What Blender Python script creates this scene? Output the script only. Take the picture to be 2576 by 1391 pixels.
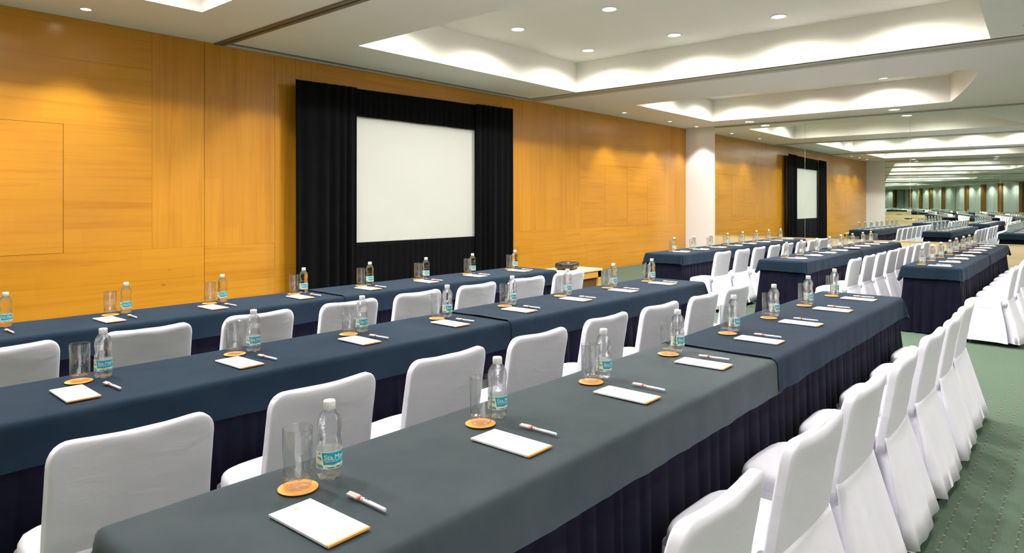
import bpy, bmesh, math, random
from mathutils import Vector, Matrix, noise
from mathutils.geometry import tessellate_polygon

PI = math.pi
sc = bpy.context.scene
for o in list(bpy.data.objects):
    bpy.data.objects.remove(o)
C = sc.collection

# ---------------------------------------------------------------- camera
H_CAM = 1.45
F_PX, W_PX, H_PX, HORIZON = 1698.1, 2576.0, 1391.0, 510.5
YAW = math.atan((2751.4 - 1288.0) / F_PX)          # world +X lies this far to the side of the view axis
cd = bpy.data.cameras.new('camera')
cam = bpy.data.objects.new('camera', cd)
C.objects.link(cam)
cam.location = (0, 0, H_CAM)
cam.rotation_euler = (PI / 2, 0, YAW - PI / 2)
cd.sensor_fit = 'HORIZONTAL'
cd.sensor_width = 36.0
cd.lens = 36.0 * F_PX / W_PX
cd.shift_y = -(H_PX / 2 - HORIZON) / W_PX
cd.clip_start = 0.02
sc.camera = cam

# ---------------------------------------------------------------- world, exposure
wd = bpy.data.worlds.new('world')
sc.world = wd
wd.use_nodes = True
wd.node_tree.nodes['Background'].inputs[0].default_value = (0.9, 0.92, 1.0, 1)
wd.node_tree.nodes['Background'].inputs[1].default_value = 0.05
vs = sc.view_settings
vs.view_transform = 'Standard'
vs.look = 'None'
vs.exposure = 1.0
vs.gamma = 1.0
vs.use_curve_mapping = False
cy = sc.cycles
cy.max_bounces = 10
cy.diffuse_bounces = 4
cy.glossy_bounces = 6
cy.transmission_bounces = 8
cy.transparent_max_bounces = 16
cy.sample_clamp_indirect = 6.0
cy.blur_glossy = 0.6
cy.use_adaptive_sampling = True
cy.adaptive_threshold = 0.1
cy.adaptive_min_samples = 16
cy.use_denoising = True

# lamp powers (watts) and colours of the ceiling lamps and the added fill rows
P_COFFER, P_SMALL, P_WIDE, P_FILL = 130.0, 38.0, 70.0, 95.0
LAMP_COL = (1.0, 0.975, 0.95)

# ---------------------------------------------------------------- dimensions
X_MIR, Y_WOOD, Z_CEIL, Z_COF, Y_BACK = 16.48, 8.16, 3.40, 3.915, -5.0
T_TOP = 0.7425
ROWS = (4.30, 2.65, 1.105)            # near edge of the table rows, front row (by the timber wall) first
T_W = 0.53

# ---------------------------------------------------------------- node helpers
class N:
    def __init__(s, name):
        s.m = bpy.data.materials.new(name)
        s.m.use_nodes = True
        s.t = s.m.node_tree
        s.b = s.t.nodes['Principled BSDF']
        s.out = s.t.nodes['Material Output']
    def node(s, typ, **kw):
        n = s.t.nodes.new(typ)
        for k, v in kw.items():
            setattr(n, k, v)
        return n
    def put(s, sock, v):
        if hasattr(v, 'links') or hasattr(v, 'is_linked'):
            s.t.links.new(v, sock)
        else:
            if isinstance(v, (tuple, list)) and len(v) == 3 and sock.type == 'RGBA':
                v = (*v, 1)
            sock.default_value = v
    def math(s, op, a, b=0.0, c=0.0):
        n = s.node('ShaderNodeMath', operation=op)
        for i, v in enumerate((a, b, c)):
            s.put(n.inputs[i], v)
        return n.outputs[0]
    def mix(s, f, a, b, blend='MIX'):
        n = s.node('ShaderNodeMix', data_type='RGBA', blend_type=blend)
        s.put(n.inputs[0], f)
        s.put(n.inputs[6], a)
        s.put(n.inputs[7], b)
        return n.outputs[2]
    def pos(s, scale=(1, 1, 1), obj=False, off=None):
        if obj:
            src = s.node('ShaderNodeTexCoord').outputs['Object']
        else:
            src = s.node('ShaderNodeNewGeometry').outputs['Position']
        n = s.node('ShaderNodeMapping')
        s.t.links.new(src, n.inputs[0])
        n.inputs['Scale'].default_value = scale
        if off is not None:
            s.put(n.inputs['Location'], off)
        return n.outputs[0]
    def noise(s, vec, scale=1.0, detail=3.0, rough=0.5, dist=0.0):
        n = s.node('ShaderNodeTexNoise')
        s.put(n.inputs['Vector'], vec)
        n.inputs['Scale'].default_value = scale
        n.inputs['Detail'].default_value = detail
        n.inputs['Roughness'].default_value = rough
        n.inputs['Distortion'].default_value = dist
        return n.outputs[0]
    def ramp(s, f, *stops):
        n = s.node('ShaderNodeValToRGB')
        e = n.color_ramp.elements
        while len(e) > 1:
            e.remove(e[0])
        e[0].position = stops[0][0]
        e[0].color = (*stops[0][1], 1)
        for p, c in stops[1:]:
            x = e.new(p)
            x.color = (*c, 1)
        s.put(n.inputs[0], f)
        return n.outputs[0]
    def sep(s, vec):
        n = s.node('ShaderNodeSeparateXYZ')
        s.put(n.inputs[0], vec)
        return n.outputs
    def bump(s, h, strength=0.3, dist=0.01):
        n = s.node('ShaderNodeBump')
        n.inputs['Strength'].default_value = strength
        n.inputs['Distance'].default_value = dist
        s.put(n.inputs['Height'], h)
        s.t.links.new(n.outputs[0], s.b.inputs['Normal'])
    def set(s, **kw):
        for k, v in kw.items():
            s.put(s.b.inputs[k.replace('_', ' ')], v)
        return s.m

def plain(name, col, rough=0.5, metal=0.0, spec=0.5, bump=None, var=0.06):
    n = N(name)
    f = n.noise(n.pos((1, 1, 1), obj=True), 9.0, 3)
    c2 = tuple(min(1, x * (1 - var)) for x in col)
    n.set(Base_Color=n.mix(f, col, c2), Roughness=rough, Metallic=metal)
    n.b.inputs['Specular IOR Level'].default_value = spec
    if bump:
        n.bump(n.noise(n.pos((1, 1, 1), obj=True), bump[0], 4), bump[1], bump[2])
    return n.m

def wood_mat(name, axis, light=(0.60, 0.27, 0.020), dark=(0.475, 0.185, 0.010), rough=0.23):
    n = N(name)
    rnd = n.node('ShaderNodeObjectInfo').outputs['Random']
    off = n.node('ShaderNodeCombineXYZ')
    sh = n.math('MULTIPLY', rnd, 37.0)
    for i in range(3):
        n.put(off.inputs[i], sh)
    offv = off.outputs[0]
    g = (0.5, 0.5, 14.0) if axis == 'h' else (14.0, 14.0, 0.5)
    fine = (2.0, 2.0, 70.0) if axis == 'h' else (70.0, 70.0, 2.0)
    a = n.noise(n.pos(g, off=offv), 1.0, 5, 0.6, 0.9)
    b = n.noise(n.pos(fine, off=offv), 1.0, 3, 0.5, 0.2)
    # veneer leaves: slight tone steps every 0.24 m
    p = n.sep(n.pos())
    u = p[2] if axis == 'h' else p[0]
    v = p[0] if axis == 'h' else p[2]
    k = n.math('FLOOR', n.math('MULTIPLY', u, 4.3))
    w = n.math('FLOOR', n.math('ADD', n.math('MULTIPLY', v, 0.62), n.math('MULTIPLY', k, 0.37)))
    wn = n.node('ShaderNodeTexWhiteNoise', noise_dimensions='2D')
    cb = n.node('ShaderNodeCombineXYZ')
    n.put(cb.inputs[0], k)
    n.put(cb.inputs[1], w)
    n.t.links.new(cb.outputs[0], wn.inputs['Vector'])
    leaf = wn.outputs['Value']
    base = n.ramp(a, (0.28, dark), (0.50, light), (0.75, tuple(min(1, x * 1.06) for x in light)))
    base = n.mix(n.math('MULTIPLY', b, 0.24), base, tuple(x * 0.72 for x in dark))
    base = n.mix(n.math('MULTIPLY', leaf, 0.34), base, tuple(x * 0.85 for x in dark))
    base = n.mix(n.math('MULTIPLY', rnd, 0.12), base, dark)
    # knots
    vo = n.node('ShaderNodeTexVoronoi')
    vo.inputs['Scale'].default_value = 1.0
    kn = (1.3, 1.3, 3.6) if axis == 'h' else (3.6, 3.6, 1.3)
    n.put(vo.inputs['Vector'], n.pos(kn, off=offv))
    kd = n.ramp(vo.outputs['Distance'], (0.01, (1, 1, 1)), (0.05, (0, 0, 0)))
    kr = n.math('GREATER_THAN', n.sep(vo.outputs['Color'])[0], 0.5)
    kf = n.math('MULTIPLY', n.math('MULTIPLY', kd, kr), 0.75)
    base = n.mix(kf, base, (0.14, 0.04, 0.006))
    n.set(Base_Color=base, Roughness=rough)
    n.b.inputs['Specular IOR Level'].default_value = 0.45
    n.bump(b, 0.04, 0.002)
    return n.m

def carpet_mat():
    n = N('carpet')
    p = n.sep(n.pos())
    s = 0.0825
    gx = n.math('DIVIDE', p[0], s)
    gy = n.math('DIVIDE', p[1], s)
    def tri(v, o=0.0):          # 0 on a grid line, 0.5 halfway
        fr = n.math('FRACT', n.math('ADD', v, o))
        return n.math('SUBTRACT', 0.5, n.math('ABSOLUTE', n.math('SUBTRACT', fr, 0.5)))
    tx, ty = tri(gx), tri(gy)
    dash = n.math('GREATER_THAN', n.math('FRACT', n.math('MULTIPLY', gx, 4.0)), 0.4)
    lx = n.math('MULTIPLY', n.math('LESS_THAN', ty, 0.045), dash)
    ly = n.math('LESS_THAN', tx, 0.022)
    dot = n.math('LESS_THAN', n.math('ADD', n.math('MULTIPLY', tx, tx), n.math('MULTIPLY', ty, ty)), 0.0045)
    f1 = n.noise(n.pos(), 240.0, 2)
    f2 = n.noise(n.pos(), 1.7, 3)
    col = n.ramp(f1, (0.25, (0.044, 0.070, 0.048)), (0.75, (0.118, 0.164, 0.114)))
    col = n.mix(n.math('MULTIPLY', f2, 0.35), col, (0.09, 0.135, 0.098))
    col = n.mix(n.math('MULTIPLY', ly, 0.35), col, (0.03, 0.06, 0.045))
    col = n.mix(n.math('MULTIPLY', lx, 0.55), col, (0.02, 0.04, 0.05))
    col = n.mix(n.math('MULTIPLY', dot, 0.62), col, (0.50, 0.36, 0.09))
    n.set(Base_Color=col, Roughness=0.95)
    n.b.inputs['Specular IOR Level'].default_value = 0.15
    n.bump(f1, 0.35, 0.004)
    return n.m

def cloth_mat(name, a, b, weave=900.0, sheen=0.04):
    n = N(name)
    big = n.noise(n.pos((1, 1, 1)), 5.0, 5, 0.6, 0.4)
    fine = n.noise(n.pos((1, 0.25, 1)), weave, 2)
    c = n.mix(n.ramp(big, (0.3, (0, 0, 0)), (0.7, (1, 1, 1))), a, b)
    c = n.mix(n.math('MULTIPLY', fine, 0.25), c, tuple(x * 0.6 for x in a))
    n.set(Base_Color=c, Roughness=0.9)
    n.b.inputs['Specular IOR Level'].default_value = 0.06
    n.b.inputs['Sheen Weight'].default_value = sheen
    n.b.inputs['Sheen Roughness'].default_value = 0.45
    n.bump(fine, 0.12, 0.001)
    return n.m

def linen_mat():
    n = N('white_linen')
    f = n.noise(n.pos(obj=True), 6.0, 4, 0.6, 0.5)
    n.set(Base_Color=n.mix(f, (0.87, 0.855, 0.93), (0.83, 0.815, 0.89)), Roughness=0.72)
    n.b.inputs['Specular IOR Level'].default_value = 0.25
    n.bump(n.noise(n.pos((3.0, 3.0, 9.0), obj=True), 2.0, 3, 0.5, 0.8), 0.10, 0.02)
    return n.m

def glass_mat(name, ior, col=(1, 1, 1), rough=0.0, bump=None, clear=0.5, facet=0.0):
    n = N(name)
    f = n.noise(n.pos(obj=True), 3.0, 1)
    n.set(Base_Color=n.mix(n.math('MULTIPLY', f, 0.02), col, (0.95, 0.97, 0.97)), Roughness=rough, IOR=ior)
    n.b.inputs['Transmission Weight'].default_value = 1.0
    if bump:
        n.bump(n.noise(n.pos(bump[3] if len(bump) > 3 else (1, 1, 1), obj=True), bump[0], 2), bump[1], bump[2])
    if facet:
        zz = n.sep(n.pos(obj=True))[2]
        mk = n.math('LESS_THAN', zz, facet)
        vo = n.node('ShaderNodeTexVoronoi')
        vo.inputs['Scale'].default_value = 170.0
        n.put(vo.inputs['Vector'], n.pos(obj=True))
        n.bump(n.math('MULTIPLY', vo.outputs['Distance'], mk), 0.45, 0.004)
    tr = n.node('ShaderNodeBsdfTransparent')
    tr.inputs[0].default_value = (0.985, 0.99, 0.99, 1)
    mx = n.node('ShaderNodeMixShader')
    mx.inputs[0].default_value = clear
    n.t.links.new(n.b.outputs[0], mx.inputs[1])
    n.t.links.new(tr.outputs[0], mx.inputs[2])
    n.t.links.new(mx.outputs[0], n.out.inputs[0])
    return n.m

def thin_glass_mat():
    n = N('clear_glass')
    zz = n.sep(n.pos(obj=True))[2]
    vo = n.node('ShaderNodeTexVoronoi')
    vo.inputs['Scale'].default_value = 170.0
    n.put(vo.inputs['Vector'], n.pos(obj=True))
    bp = n.node('ShaderNodeBump')
    bp.inputs['Strength'].default_value = 0.5
    bp.inputs['Distance'].default_value = 0.004
    n.put(bp.inputs['Height'], n.math('MULTIPLY', vo.outputs['Distance'], n.math('LESS_THAN', zz, 0.034)))
    # reflectance of a thin clear wall, the same from either side
    dt = n.node('ShaderNodeVectorMath', operation='DOT_PRODUCT')
    n.put(dt.inputs[0], bp.outputs[0])
    n.put(dt.inputs[1], n.node('ShaderNodeNewGeometry').outputs['Incoming'])
    fz = n.math('POWER', n.math('SUBTRACT', 1.0, n.math('ABSOLUTE', dt.outputs['Value'])), 3.2)
    fz = n.math('ADD', 0.095, n.math('MULTIPLY', fz, 0.85))
    tr = n.node('ShaderNodeBsdfTransparent')
    tr.inputs[0].default_value = (0.97, 0.98, 0.98, 1)
    gl = n.node('ShaderNodeBsdfGlossy')
    gl.inputs['Roughness'].default_value = 0.03
    n.put(gl.inputs['Normal'], bp.outputs[0])
    mx = n.node('ShaderNodeMixShader')
    n.put(mx.inputs[0], fz)
    n.t.links.new(tr.outputs[0], mx.inputs[1])
    n.t.links.new(gl.outputs[0], mx.inputs[2])
    n.t.links.new(mx.outputs[0], n.out.inputs[0])
    return n.m

def label_mat():
    n = N('bottle_label')
    uv = n.sep(n.node('ShaderNodeUVMap', uv_map='UVMap').outputs[0])
    u, v = uv[0], uv[1]
    nz = n.noise(n.pos((60, 60, 90), obj=True), 1.0, 4)
    edge = n.math('ADD', 0.185, n.math('MULTIPLY', n.math('SUBTRACT', 1.0, v), 0.05))
    teal = n.mix(nz, (0.0, 0.34, 0.44), (0.0, 0.44, 0.54))
    hill = n.math('LESS_THAN', v, n.math('ADD', 0.05, n.math('MULTIPLY', n.noise(n.pos((28, 28, 0), obj=True), 1.0, 3), 0.40)))
    green = n.mix(n.math('GREATER_THAN', nz, 0.5), (0.06, 0.20, 0.03), (0.75, 0.78, 0.62))
    col = n.mix(hill, teal, (0.80, 0.86, 0.82))
    col = n.mix(n.math('LESS_THAN', v, n.math('ADD', 0.02, n.math('MULTIPLY', nz, 0.22))), col, green)
    cream = n.mix(n.math('GREATER_THAN', n.noise(n.pos((45, 45, 110), obj=True), 1.0, 3), 0.56), (0.82, 0.78, 0.58), (0.12, 0.42, 0.40))
    col = n.mix(n.math('LESS_THAN', u, edge), col, cream)
    rim = n.math('LESS_THAN', n.math('ABSOLUTE', n.math('SUBTRACT', u, edge)), 0.008)
    col = n.mix(rim, col, (0.92, 0.94, 0.92))
    rim2 = n.math('GREATER_THAN', n.math('ABSOLUTE', n.math('SUBTRACT', v, 0.5)), 0.465)
    col = n.mix(rim2, col, (0.90, 0.93, 0.90))
    bf = n.node('ShaderNodeNewGeometry').outputs['Backfacing']
    n.set(Base_Color=n.mix(bf, col, (0.80, 0.84, 0.84)), Roughness=0.35)
    return n.m

def emis(name, col, s):
    n = N(name)
    n.set(Base_Color=(0.9, 0.9, 0.9), Emission_Color=col, Emission_Strength=s)
    return n.m

M = {}
M['wood_h'] = wood_mat('timber_grain_across', 'h')
M['wood_v'] = wood_mat('timber_grain_upright', 'v')
M['maple'] = wood_mat('pale_maple', 'h', (0.74, 0.60, 0.36), (0.66, 0.50, 0.27), 0.4)
M['pilaster'] = wood_mat('brown_timber', 'v', (0.42, 0.19, 0.04), (0.30, 0.12, 0.02), 0.4)
M['bench_top'] = wood_mat('bench_top_wood', 'h', (0.80, 0.62, 0.36), (0.70, 0.50, 0.25), 0.35)
M['bench'] = wood_mat('bench_wood', 'h', (0.74, 0.38, 0.09), (0.58, 0.27, 0.05), 0.4)
M['bench_dark'] = wood_mat('bench_dark_panel', 'h', (0.14, 0.075, 0.04), (0.10, 0.05, 0.025), 0.5)
M['backing'] = plain('dark_gap', (0.07, 0.036, 0.012), 0.8)
M['carpet'] = carpet_mat()
M['ceiling'] = plain('ceiling_paint', (0.83, 0.80, 0.745), 0.9, bump=(60, 0.03, 0.002), var=0.03)
M['coffer'] = plain('coffer_paint', (0.80, 0.77, 0.70), 0.9, var=0.02)
M['white_wall'] = plain('white_wall_paint', (0.84, 0.83, 0.82), 0.8, var=0.02)
M['panel_wall'] = plain('white_wall_panel', (0.84, 0.84, 0.86), 0.7, var=0.03)
M['grey_wall'] = plain('grey_wall_paint', (0.32, 0.38, 0.38), 0.8, var=0.05)
M['track'] = plain('track_metal', (0.42, 0.39, 0.32), 0.5, 0.1)
M['track_brown'] = plain('track_brown', (0.22, 0.17, 0.11), 0.5, 0.2)
M['track_light'] = plain('track_light', (0.55, 0.53, 0.47), 0.5)
M['slot'] = plain('track_slot', (0.02, 0.016, 0.012), 0.8)
M['navy'] = cloth_mat('navy_cloth', (0.0115, 0.023, 0.040), (0.0175, 0.032, 0.050))
M['charcoal'] = cloth_mat('charcoal_cloth', (0.044, 0.060, 0.066), (0.062, 0.080, 0.086), sheen=0.1)
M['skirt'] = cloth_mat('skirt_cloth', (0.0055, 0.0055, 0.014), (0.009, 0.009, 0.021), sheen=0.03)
M['drape'] = cloth_mat('drape_cloth', (0.0016, 0.0018, 0.0022), (0.003, 0.003, 0.0035), sheen=0.02)
M['linen'] = linen_mat()
M['black_metal'] = plain('black_metal', (0.012, 0.012, 0.013), 0.35, 0.4)
M['table_top'] = plain('table_laminate', (0.30, 0.24, 0.18), 0.6)
M['screen'] = plain('screen_vinyl', (0.43, 0.43, 0.39), 0.75, var=0.015)
M['water'] = glass_mat('bottled_water', 1.30, bump=(150.0, 0.22, 0.006, (0.45, 0.45, 1.7)), clear=0.46)
M['glass'] = thin_glass_mat()
M['cap'] = plain('white_plastic', (0.86, 0.86, 0.84), 0.4)
M['label'] = label_mat()
M['lettering'] = plain('white_print', (0.92, 0.94, 0.94), 0.5, var=0.01)
M['coaster'] = plain('orange_card', (0.88, 0.34, 0.06), 0.75, var=0.05)
M['paper'] = plain('white_paper', (0.90, 0.90, 0.90), 0.7, var=0.01)
M['orange'] = plain('orange_print', (0.90, 0.36, 0.08), 0.6, var=0.02)
M['grey_print'] = plain('grey_print', (0.62, 0.62, 0.64), 0.7)
M['pen_white'] = plain('pen_white', (0.82, 0.82, 0.84), 0.25, var=0.02)
M['pen_pink'] = plain('pen_cap_pink', (0.86, 0.62, 0.58), 0.22, var=0.05)
M['pen_red'] = plain('pen_red', (0.80, 0.10, 0.05), 0.3)
M['black_print'] = plain('black_print', (0.02, 0.02, 0.02), 0.5)
M['projector'] = plain('projector_black', (0.014, 0.012, 0.011), 0.35)
M['port'] = plain('port_metal', (0.6, 0.6, 0.6), 0.4, 0.5)
M['lens'] = plain('lens_glass', (0.01, 0.01, 0.02), 0.05)
M['lamp'] = emis('lamp_glow', (1.0, 0.96, 0.88), 14.0)
M['trim'] = plain('lamp_trim', (0.80, 0.79, 0.75), 0.5)
def mirror_mat():
    n = N('mirror_glass')
    f = n.noise(n.pos(), 0.6, 1)
    n.set(Base_Color=n.mix(n.math('MULTIPLY', f, 0.3), (0.83, 0.885, 0.835), (0.80, 0.87, 0.81)), Metallic=1.0, Roughness=0.0)
    return n.m
M['mirror'] = mirror_mat()

# ---------------------------------------------------------------- mesh helpers
class MB:
    def __init__(s):
        s.v, s.f, s.uv, s.sm = [], [], None, []
    def add(s, vs, fs, smooth=False):
        o = len(s.v)
        s.v += [tuple(x) for x in vs]
        for f in fs:
            s.f.append([i + o for i in f])
            s.sm.append(smooth)
        return s
    def box(s, x0, x1, y0, y1, z0, z1, mat=None):
        vs = [(x, y, z) for z in (z0, z1) for y in (y0, y1) for x in (x0, x1)]
        if mat:
            vs = [mat @ Vector(p) for p in vs]
        return s.add(vs, [(0, 2, 3, 1), (4, 5, 7, 6), (0, 1, 5, 4), (2, 6, 7, 3), (0, 4, 6, 2), (1, 3, 7, 5)])
    def loops(s, rings, cap0=True, cap1=True, smooth=True, closed=True):
        n = len(rings[0])
        o = len(s.v)
        for r in rings:
            s.v += [tuple(p) for p in r]
        for i in range(len(rings) - 1):
            for j in range(n if closed else n - 1):
                k = (j + 1) % n
                s.f.append([o + i * n + j, o + i * n + k, o + (i + 1) * n + k, o + (i + 1) * n + j])
                s.sm.append(smooth)
        if cap0:
            s.f.append([o + j for j in reversed(range(n))]); s.sm.append(False)
        if cap1:
            s.f.append([o + (len(rings) - 1) * n + j for j in range(n)]); s.sm.append(False)
        return s
    def lathe(s, prof, seg=24, c=(0, 0, 0), cap0=True, cap1=True, smooth=True):
        rings = [[(c[0] + r * math.cos(2 * PI * j / seg), c[1] + r * math.sin(2 * PI * j / seg), c[2] + z) for j in range(seg)] for r, z in prof]
        return s.loops(rings, cap0, cap1, smooth)
    def tube(s, pts, r, seg=8, smooth=True):
        pts = [Vector(p) for p in pts]
        rings = []
        for i, p in enumerate(pts):
            d = (pts[min(i + 1, len(pts) - 1)] - pts[max(i - 1, 0)]).normalized()
            a = Vector((0, 0, 1)) if abs(d.z) < 0.9 else Vector((1, 0, 0))
            e1 = d.cross(a).normalized()
            e2 = d.cross(e1)
            rr = r[i] if isinstance(r, (list, tuple)) else r
            rings.append([p + e1 * rr * math.cos(2 * PI * j / seg) + e2 * rr * math.sin(2 * PI * j / seg) for j in range(seg)])
        return s.loops(rings, True, True, smooth)
    def mesh(s, name, mat, recalc=True):
        me = bpy.data.meshes.new(name)
        me.from_pydata(s.v, [], s.f)
        me.polygons.foreach_set('use_smooth', s.sm)
        if recalc:
            bm = bmesh.new()
            bm.from_mesh(me)
            bmesh.ops.recalc_face_normals(bm, faces=bm.faces)
            bm.to_mesh(me)
            bm.free()
        me.materials.append(M[mat] if isinstance(mat, str) else mat)
        return me
    def obj(s, name, mat, parent=None, loc=None):
        return link(name, s.mesh(name, mat), parent, loc)

def link(name, data, parent=None, loc=None, rz=0.0):
    o = bpy.data.objects.new(name, data)
    C.objects.link(o)
    if parent is not None:
        o.parent = parent
    if loc is not None:
        o.location = loc
    if rz:
        o.rotation_euler = (0, 0, rz)
    return o
def tag(o, label, cat, group=None, kind=None):
    o['label'] = label
    o['category'] = cat
    if group:
        o['group'] = group
    if kind:
        o['kind'] = kind
    return o
def struct(o, label=None):
    o['kind'] = 'structure'
    if label:
        o['label'] = label
    return o
def empty(name, loc=(0, 0, 0), rz=0.0):
    o = link(name, None, None, loc, rz)
    o.empty_display_size = 0.05
    return o
def wave(x, y=0.0, z=0.0, sd=0.0):
    return noise.noise(Vector((x, y, z + sd * 13.7)))

# ---------------------------------------------------------------- floor, ceiling
MB().box(-4.6, 16.7, Y_BACK - 0.2, 8.4, -0.05, 0.0).obj('floor', 'carpet')
struct(bpy.data.objects['floor'], 'green carpet with a woven grid of gold dots')

def arc_y(x):
    if x < 4.0:
        x = 15.2 - x
    if x < 10.5:
        return 0.84 + 0.045 * (x - 7.83)
    return 1.17 + 0.17 * (x - 11.45) + 0.0165 * (x - 11.45) ** 2
COFFERS = ((0.02, 3.16), (5.10, 9.76), (11.80, 15.38))
holes = []
for x0, x1 in COFFERS:
    h = [(x0, 6.91), (x1, 6.91)]
    for i in range(15):
        x = x1 + (x0 - x1) * i / 14
        h.append((x, arc_y(x)))
    holes.append(h)
outer = [(-4.6, Y_BACK - 0.2), (16.7, Y_BACK - 0.2), (16.7, 8.4), (-4.6, 8.4)]
polys = [[Vector((x, y, 0)) for x, y in p] for p in [outer] + holes]
flat = [p for q in [outer] + holes for p in q]
tris = tessellate_polygon(polys)
cb = MB()
cb.add([(x, y, Z_CEIL) for x, y in flat], [list(t) for t in tris])
ceil = struct(cb.obj('ceiling', 'ceiling'), 'flat grey-beige plaster ceiling with three raised coffers')
for h in holes:
    b = MB()
    n = len(h)
    b.add([(x, y, Z_CEIL) for x, y in h] + [(x, y, Z_COF) for x, y in h], [(i, (i + 1) % n, n + (i + 1) % n, n + i) for i in range(n)])
    b.add([(x, y, Z_COF) for x, y in h], [list(range(n))])
    b.obj('coffer', 'coffer', ceil)

# partition tracks in the ceiling
def strip(par, name, mat, x0, x1, y0, y1, dz, z=Z_CEIL):
    return MB().box(x0, x1, y0, y1, z - dz, z - 0.001).obj(name, mat, par)
t1 = struct(empty('trim_1'), 'brown folding-partition track across the ceiling')
strip(t1, 'flange', 'track_brown', 3.865, 3.92, Y_BACK, 8.14, 0.014)
strip(t1, 'slot', 'slot', 3.92, 3.945, Y_BACK, 8.14, 0.004)
strip(t1, 'flange', 'track_brown', 3.945, 4.0, Y_BACK, 8.14, 0.014)
t2 = struct(empty('trim_2'), 'grey folding-partition track beside the large coffer')
strip(t2, 'groove', 'slot', 9.80, 9.815, Y_BACK, 8.02, 0.004)
strip(t2, 'flange', 'track_light', 9.815, 9.875, Y_BACK, 8.02, 0.010)
strip(t2, 'rail', 'track', 9.875, 10.03, Y_BACK, 8.02, 0.006)
strip(t2, 'flange', 'track_light', 10.03, 10.165, Y_BACK, 8.04, 0.012)
strip(t2, 'groove', 'slot', 10.165, 10.19, Y_BACK, 8.06, 0.004)
t3 = struct(empty('trim_3'), 'grey partition track running along the top of the timber wall')
strip(t3, 'groove', 'slot', 4.0, 10.05, 7.99, 8.01, 0.004)
strip(t3, 'rail', 'track', 4.0, 10.05, 8.01, 8.075, 0.006)
strip(t3, 'flange', 'track_light', 4.0, 10.05, 8.075, 8.14, 0.016)

# ---------------------------------------------------------------- timber wall
wf = MB().box(-4.6, 16.7, Y_WOOD + 0.004, Y_WOOD + 0.2, 0, Z_CEIL + 0.1).obj('wall_front', 'backing')
struct(wf, 'orange timber veneer wall of upright and lengthwise panels')
G = 0.0014
PAN = []
def pan(x0, x1, z0, z1, o, name='wall_panel'):
    PAN.append((x0, x1, z0, z1, o, name))
ZL, ZM, ZH = 0.57, 0.925, 2.275
pan(-2.13, 0.3, 0, ZL, 'h'); pan(0.3, 3.755, 0, ZL, 'h'); pan(-2.13, 1.3, ZL, ZM, 'h'); pan(1.3, 3.755, ZL, ZM, 'h')
pan(-2.13, 0.41, ZM, ZH, 'h'); pan(0.41, 1.345, ZM, ZH, 'h', 'hatch_leaf'); pan(1.345, 2.28, ZM, ZH, 'h', 'hatch_leaf')
pan(2.28, 3.155, ZM, ZH, 'h'); pan(-2.13, 3.155, ZH, Z_CEIL, 'h')
pan(3.155, 3.755, ZM, Z_CEIL, 'v'); pan(3.755, 4.68, ZM, Z_CEIL, 'v'); pan(3.755, 4.68, 0, ZM, 'h')
pan(4.68, 5.30, 0.63, Z_CEIL, 'v'); pan(4.68, 7.0, 0, 0.63, 'h'); pan(5.30, 7.25, 0.63, 2.4, 'h'); pan(7.25, 9.18, 0.63, 2.4, 'h')
pan(5.30, 7.25, 2.4, Z_CEIL, 'h'); pan(7.25, 9.18, 2.4, Z_CEIL, 'h'); pan(7.0, 9.66, 0, 0.63, 'h')
pan(9.18, 9.62, ZM, Z_CEIL, 'v'); pan(9.62, 10.42, ZM, Z_CEIL, 'v'); pan(10.42, 11.0, ZM, Z_CEIL, 'v'); pan(11.0, 11.635, ZM, Z_CEIL, 'v')
pan(9.18, 11.635, 0.63, ZM, 'h'); pan(9.66, 11.9, 0, 0.63, 'h')
pan(11.635, 12.585, ZM, ZH, 'h'); pan(12.585, 13.515, ZM, ZH, 'h', 'hatch_leaf'); pan(13.515, 14.45, ZM, ZH, 'h', 'hatch_leaf')
pan(14.45, 15.34, ZM, ZH, 'h'); pan(11.635, 15.34, ZH, Z_CEIL, 'h')
pan(15.34, 15.9, ZM, Z_CEIL, 'v'); pan(15.9, 16.46, ZM, Z_CEIL, 'v')
pan(11.635, 14.0, 0.63, ZM, 'h'); pan(14.0, 16.46, 0.63, ZM, 'h'); pan(11.9, 14.3, 0, 0.63, 'h'); pan(14.3, 16.46, 0, 0.63, 'h')
for x0, x1, z0, z1, o, nm in PAN:
    g = G * (4.5 if nm == 'hatch_leaf' else 1.0)
    gl = gr = g
    if abs(x1 - 3.755) < 1e-6:
        gr = 0.005
    if abs(x0 - 3.755) < 1e-6:
        gl = 0.005
    if abs(x0 - 4.68) < 1e-6 and z0 > 0.5:
        gl = 0.006
    b = MB().box(x0 + gl * 0.6, x1 - gr * 0.6, Y_WOOD - 0.016, Y_WOOD, z0 + g * 0.4, z1 - g * 0.4)
    p = b.obj(nm, 'wood_' + o, wf)

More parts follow.
